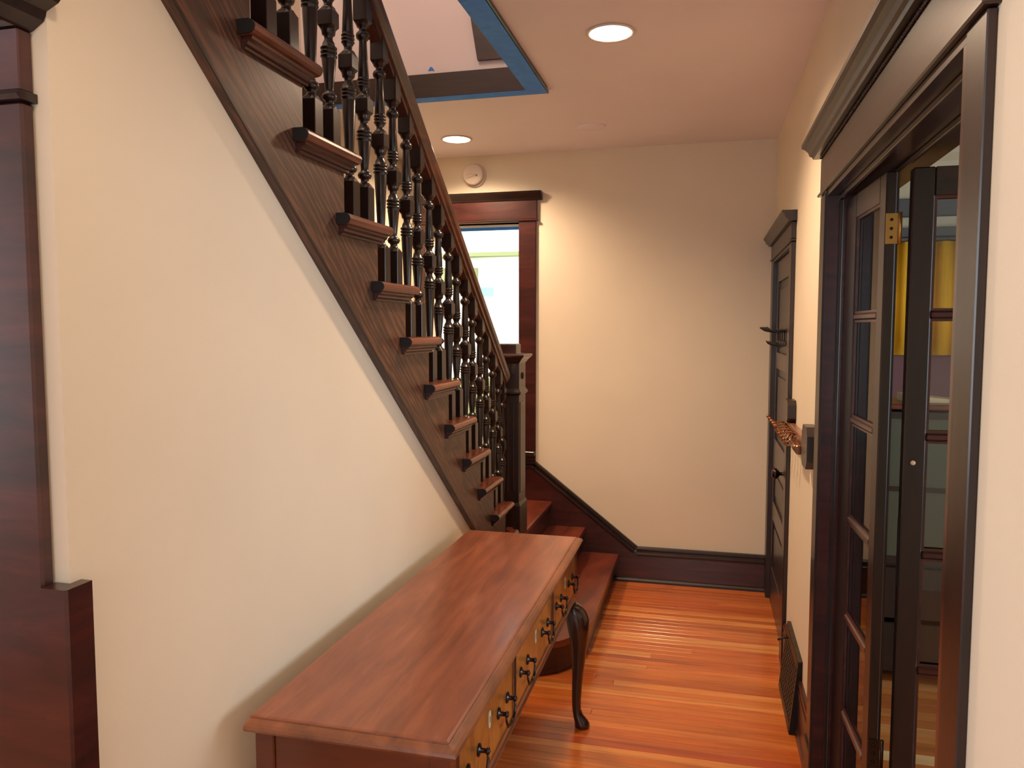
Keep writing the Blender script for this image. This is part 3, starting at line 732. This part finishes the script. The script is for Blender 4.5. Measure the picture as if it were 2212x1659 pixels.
# ------------------------------------------------------------------ dining room beyond the doorway
DX1, DY0, DY1 = 4.0, -.8, 5.3
df = B(XD, DX1, DY0, DY1, -.12, -.012).build('floor_dining', M['subfloor'], kind='structure')
dc = [lin(206, 130, 66), lin(192, 112, 54), lin(214, 146, 84), lin(184, 100, 46), lin(220, 160, 100)]
yy = 4.3
while yy > 1.2:
    c = random.choice(dc)
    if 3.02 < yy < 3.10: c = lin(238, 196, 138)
    o = B(XD+.002, 2.2, yy-.069, yy, -.012, 0).build('floor_plank', M['dplank'], df); o.color = c; yy -= .07
mb = MB(); y_ = 1.1
while y_ > DY0: mb.box(XD+.002, DX1, y_-.07+.001, y_, -.012, 0); y_ -= .07
y_ = 5.29
while y_ > 4.32: mb.box(XD+.002, DX1, y_-.07+.001, y_, -.012, 0); y_ -= .07
mb.box(2.201, DX1, 1.12, 4.31, -.012, 0)
o = mb.build('floor_plank', M['dplank'], df, kind='stuff'); o.color = lin(200, 120, 60)
wd_ = MB().box(XD-.15, DX1, DY1, DY1+.1, 0, ZC).box(XD-.15, DX1, DY0-.1, DY0, 0, ZC).box(DX1, DX1+.1, DY0, DY1, 0, ZC)
wall('wall_dining', wd_, 'dcream')
wall('wall_dining_panel', B(XD+.01, DX1, DY1-.02, DY1-.001, 0, 2.14), 'mauve')
wall('ceiling_dining', B(XD, DX1+.1, DY0, DY1+.1, ZC, ZC+.1), 'dceil')
tb = empty('trim_4', (1.5, 3, ZC)); tag(tb, kind='structure'); LB = (1.5, 3, ZC)
for yy in (1.7, 2.9, 4.1):
    bpart('ceiling_beam', B(XD+.001, DX1, yy, yy+.12, ZC-.12, ZC-.001, bev=.005), 'darkx', tb, LB)
bpart('ceiling_beam', B(1.15, 1.27, DY0, 1.699, ZC-.12, ZC-.001), 'dark', tb, LB)
bpart('ceiling_beam', B(1.15, 1.27, 2.9+.121, 4.099, ZC-.12, ZC-.001), 'dark', tb, LB)
bpart('ceiling_beam', B(1.15, 1.27, 1.821, 2.899, ZC-.12, ZC-.001), 'dark', tb, LB)
bpart('picture_rail', B(XD+.01, DX1, DY1-.05, DY1-.001, 2.27, 2.38, bev=.006), 'slate', tb, LB)
bpart('window_head', B(XD+.4, 2.6, DY1-.07, DY1-.021, 2.142, 2.20, bev=.004), 'slate', tb, LB)
bpart('cornice', MB().prism([(0, 2.56), (.03, 2.56), (.04, 2.60), (.09, 2.64), (.10, 2.679), (0, 2.679)], (XD+.01, DY1-.001, 0), (0, -1, 0), (0, 0, 1), (1, 0, 0), 3.4), 'dcream', tb, LB)
# curtain
rings = []
n = 90; x0, x1 = 1.02, 2.3
pts0 = [(x0+(x1-x0)*i/n, DY1-.10+.022*math.sin(i*.9)+.010*math.sin(i*.37)) for i in range(n+1)]
mb = MB(); vs = []; fs = []
for (x, y_) in pts0:
    for dy in (0, .006):
        vs += [(x, y_+dy, 1.42), (x, y_+dy, 2.11)]
for i in range(n):
    a = i*4; b_ = a+4
    fs += [(a, b_, b_+1, a+1), (a+2, a+3, b_+3, b_+2), (a, a+2, b_+2, b_), (a+1, b_+1, b_+3, a+3)]
fs += [(0, 1, 3, 2), (n*4, n*4+2, n*4+3, n*4+1)]
mb.add(vs, fs, True)
cu = empty('curtain', (1.6, DY1-.1, 1.42)); LQ = (1.6, DY1-.1, 1.42)
tag(cu, 'yellow gathered curtain on a grey rod in the room behind the glazed doors', 'curtain')
bpart('cloth', mb, 'yellow', cu, LQ)
bpart('rod', MB().tube([(.98, DY1-.10, 2.125), (2.34, DY1-.10, 2.125)], .011, 10), 'slate', cu, LQ)
# glazed cabinet
cb = empty('glazed_cabinet', (1.0, 3.78, 0)); LK = (1.0, 3.78, 0)
tag(cb, 'dark cabinet with green grey glass doors seen through the glazed door leaf', 'cabinet')
kx0, kx1, ky0, ky1 = .74, 1.40, 3.64, 3.98
q = lambda name, mb, mat, par=cb: bpart(name, mb, mat, par, LK)
q('side_panel', B(kx0, kx0+.02, ky0, ky1, 0, 1.23), 'dark'); q('side_panel', B(kx1-.02, kx1, ky0, ky1, 0, 1.23), 'dark')
q('back_panel', B(kx0+.021, kx1-.021, ky1-.012, ky1, 0, 1.23), 'dark')
q('top', B(kx0-.01, kx1+.01, ky0-.015, ky1, 1.231, 1.255, bev=.004), 'tread_low')
for z in (.05, .53, .87): q('shelf', B(kx0+.021, kx1-.021, ky0+.02, ky1-.013, z, z+.02), 'dark')
for i in range(2):
    a = kx0+.021+i*(kx1-kx0-.042)/2; b_ = a+(kx1-kx0-.042)/2-.002
    dr = empty('door', parent=cb)
    for nme, mbx, mt in (('stile', B(a, a+.03, ky0-.002, ky0+.018, .55, 1.22), 'dark'), ('stile', B(b_-.03, b_, ky0-.002, ky0+.018, .55, 1.22), 'dark'),
                         ('rail', B(a+.03, b_-.03, ky0-.002, ky0+.018, .55, .58), 'dark'), ('rail', B(a+.03, b_-.03, ky0-.002, ky0+.018, 1.19, 1.22), 'dark'),
                         ('rail', B(a+.03, b_-.03, ky0-.002, ky0+.018, .87, .89), 'dark'),
                         ('pane', B(a+.03, b_-.03, ky0+.006, ky0+.010, .58, .87), 'greyglass'), ('pane', B(a+.03, b_-.03, ky0+.006, ky0+.010, .89, 1.19), 'greyglass')):
        bpart(nme, mbx, mt, dr, LK)
    dw = q('drawer', B(a, b_, ky0-.002, ky0+.018, .30, .53, bev=.003), 'dark'); 
    bpart('knob', MB().ball(((a+b_)/2, ky0-.012, .41), .012), 'bronze', dw, (0, 0, 0))
    dw = q('drawer', B(a, b_, ky0-.002, ky0+.018, .06, .28, bev=.003), 'dark')
    bpart('knob', MB().ball(((a+b_)/2, ky0-.012, .17), .012), 'bronze', dw, (0, 0, 0))
tag(MB().prism([(0, 0), (.26, 0), (.26, .008), (0, .035)], (.86, 3.70, 1.256), (1, 0, 0), (0, 0, 1), (0, 1, 0), .16).build('letter_box', M['ivory']),
    'pale wedge shaped wooden tray lying on the dark glazed cabinet', 'tray')

# ------------------------------------------------------------------ sideboard
sb = empty('sideboard', (-.69, 2.165, 0)); LS = (-.69, 2.165, 0)
tag(sb, 'long reddish wooden sideboard with drawers, bail pulls and curved legs against the cream wall', 'sideboard')
s_ = lambda name, mb, mat, par=sb, **k: bpart(name, mb, mat, par, LS, **k)
tx0, tx1, ty0, ty1, tz = -.925, -.457, 1.368, 2.968, .765
# top: flat field, moulded edge falling away
def rect(i, z, x0=tx0, x1=tx1, y0=ty0, y1=ty1): return [(x0+i*.2, y0+i, z), (x1-i, y0+i, z), (x1-i, y1-i, z), (x0+i*.2, y1-i, z)]
s_('top', MB().loft([rect(.022, tz-.002), rect(.026, tz-.0005), rect(.028, tz)], False), 'top')
s_('moulded_edge', MB().loft([rect(.012, tz-.030), rect(.003, tz-.026), rect(0, tz-.020), rect(.002, tz-.014), rect(.008, tz-.009), rect(.018, tz-.005), rect(.0215, tz-.0045), rect(.022, tz-.0022)], False), 'topedge')
fx0, fx1, fy0, fy1, fz0, fz1 = -.915, -.478, 1.395, 2.945, .520, .7345
s_('back_panel', B(fx0, fx0+.018, fy0+.05, fy1-.05, fz0, fz1), 'end')
for y_ in (fy0, fy1-.02):
    s_('end_panel', B(fx0+.046, fx1-.046, y_+.006, y_+.018, fz0, fz1), 'end')
    s_('end_rail', B(fx0+.046, fx1-.046, y_+.001, y_+.0055, fz0, fz0+.03), 'end')
s_('front_rail', B(fx1-.020, fx1, fy0+.046, fy1-.046, fz1-.016, fz1), 'topedge')
s_('front_rail', B(fx1-.020, fx1, fy0+.046, fy1-.046, fz0+.018, fz0+.034), 'topedge')
s_('apron_moulding', MB().prism([(0, 0), (.012, .004), (.014, .012), (.006, .0175), (0, .0175)], (fx1-.010, fy0+.046, fz0), (1, 0, 0), (0, 0, 1), (0, 1, 0), fy1-fy0-.092), 'end')
cuts = [fy0+.046, 1.918, 2.438, fy1-.046]
for y_ in cuts[1:3]: s_('divider', B(fx1-.03, fx1+.0018, y_-.010, y_+.008, fz0+.0345, fz1-.0165), 'black')
for i in range(3):
    a, b_ = cuts[i]+(.012 if i else .002), cuts[i+1]-(.012 if i < 2 else .002)
    dr = s_('drawer', MB().box(fx1-.30, fx1+.001, a, b_, fz0+.0365, fz1-.018, bev=.002), 'drawer')
    mb = MB(); z0, z1 = fz0+.0365, fz1-.018; e = .005
    mb.box(fx1+.0012, fx1+.004, a, b_, z0, z0+e).box(fx1+.0012, fx1+.004, a, b_, z1-e, z1).box(fx1+.0012, fx1+.004, a, a+e, z0+e, z1-e).box(fx1+.0012, fx1+.004, b_-e, b_, z0+e, z1-e)
    mb.build('cock_bead', M['topedge'], dr)
    cy = (a+b_)/2; pz = .640
    for yy in (a+.105, b_-.105):
        mb = MB(); hw = .042; xx = fx1+.0015
        for sg in (-1, 1):
            mb.lathe([(.001, 0), (.015, 0), (.014, .003), (.006, .005), (.005, .016), (.008, .019), (.008, .024), (.001, .027)], (xx, yy+sg*hw, pz), 'x', 12)
        mb.tube([(xx+.020, yy-hw, pz), (xx+.021, yy-hw-.002, pz-.018), (xx+.022, yy-hw+.010, pz-.036), (xx+.022, yy, pz-.044), (xx+.022, yy+hw-.010, pz-.036), (xx+.021, yy+hw+.002, pz-.018), (xx+.020, yy+hw, pz)], [.0028, .003, .0035, .0042, .0035, .003, .0028], 8)
        mb.build('bail_pull', M['bronze'], dr)
    es = MB().prism([(-.009, -.014), (-.004, -.021), (.004, -.021), (.009, -.014), (.009, .014), (.004, .021), (-.004, .021), (-.009, .014)], (fx1+.0015, cy, .668), (0, 1, 0), (0, 0, 1), (1, 0, 0), .002).build('escutcheon', M['ivory'], dr)
    # keyhole slit stays part of the drawer
    MB().box(fx1+.0036, fx1+.0041, cy-.0015, cy+.0015, .660, .676).build('keyhole', M['black'], dr)
def leg(cx, cy, dx, dy):
    """cabriole leg: square block, knee thrown out, slim ankle, pad foot"""
    mb = MB()
    s_('corner_post', MB().box(cx-.0225, cx+.0225, cy-.0225, cy+.0225, .506, fz1-.001, bev=.003), 'end')
    P = [(.505, .026, .004), (.490, .037, .014), (.470, .043, .022), (.440, .046, .030), (.400, .043, .034), (.360, .037, .036), (.320, .031, .036), (.285, .0275, .035), (.230, .0235, .032),
         (.170, .0205, .029), (.110, .0182, .027), (.075, .0175, .028), (.050, .0205, .034), (.030, .0265, .044), (.015, .030, .050), (.006, .030, .050), (.0, .025, .049)]
    rings = [[(cx+dx*o+r*math.cos(2*PI*j/14), cy+dy*o+r*math.sin(2*PI*j/14), z) for j in range(14)] for z, r, o in P]
    mb.loft(rings[::-1], True)
    lg = s_('leg', mb, 'leg')
    return lg
leg(fx1-.0225, fy1-.0225-.0, 1.0, .25)
leg(fx1-.0225, fy0+.0225, 1.0, -.25)
leg(fx0+.0225, fy1-.0225, -.2, .5)
leg(fx0+.0225, fy0+.0225, -.2, -.5)

# ------------------------------------------------------------------ ceiling lights, cover plate, detector
def can(x, y, label, power):
    g = empty('recessed_ceiling_light', (x, y, ZC)); tag(g, label, 'ceiling light')
    MB().lathe([(.079, -.001), (.090, -.001), (.092, -.004), (.088, -.007), (.079, -.006), (.079, -.001)], (0, 0, 0), 'z', 40).build('trim_ring', M['white'], g)
    MB().lathe([(.001, -.003), (.0785, -.003), (.0785, -.0045), (.06, -.007), (.001, -.008)], (0, 0, 0), 'z', 40).build('diffuser', M['bulb'], g)
    lamp('can_light', 'SPOT', (x, y, ZC-.03), (0, 0, 0), power, WARM, spot_size=math.radians(155), spot_blend=.75, shadow_soft_size=.07)
can(-.363, 2.945, 'large bright round ceiling light over the hall floor left of the glazed doorway', 118)
can(-1.423, 4.335, 'small bright round ceiling light over the stair landing above the detector', 115)
can(-.25, .55, 'round ceiling light out of view over the front of the hall', 34)
tag(MB().lathe([(.001, -.006), (.075, -.006), (.079, -.003), (.080, -.0005), (.001, -.0005)], (-.623, 4.253, ZC), 'z', 40).build('ceiling_cover_plate', M['ceil']),
    'flat round blank cover plate painted like the ceiling near the far wall', 'cover plate')
sd = empty('smoke_detector', (-1.447, YF, 2.556)); tag(sd, 'round white smoke detector on the far wall above the window corner', 'smoke detector')
MB().lathe([(.001, 0), (.074, 0), (.074, -.012), (.001, -.0121)], (0, 0, 0), 'y', 36).build('base', M['white'], sd)
MB().lathe([(.001, -.0125), (.064, -.0125), (.068, -.016), (.066, -.034), (.058, -.040), (.001, -.041)], (-.006, 0, .004), 'y', 36).build('cover', M['white'], sd)
MB().tube([(-.042, -.042, .0), (-.02, -.044, .008), (.0, -.044, .008), (.014, -.042, .004)], [.002, .003, .003, .002], 6).build('rib', M['white'], sd)
MB().tube([(-.045, -.042, -.022), (-.015, -.044, -.012), (.012, -.042, -.003)], [.002, .003, .002], 6).build('rib', M['white'], sd)
B(.016, .026, -.043, -.0405, -.010, .000).build('test_button', M['gray'], sd)
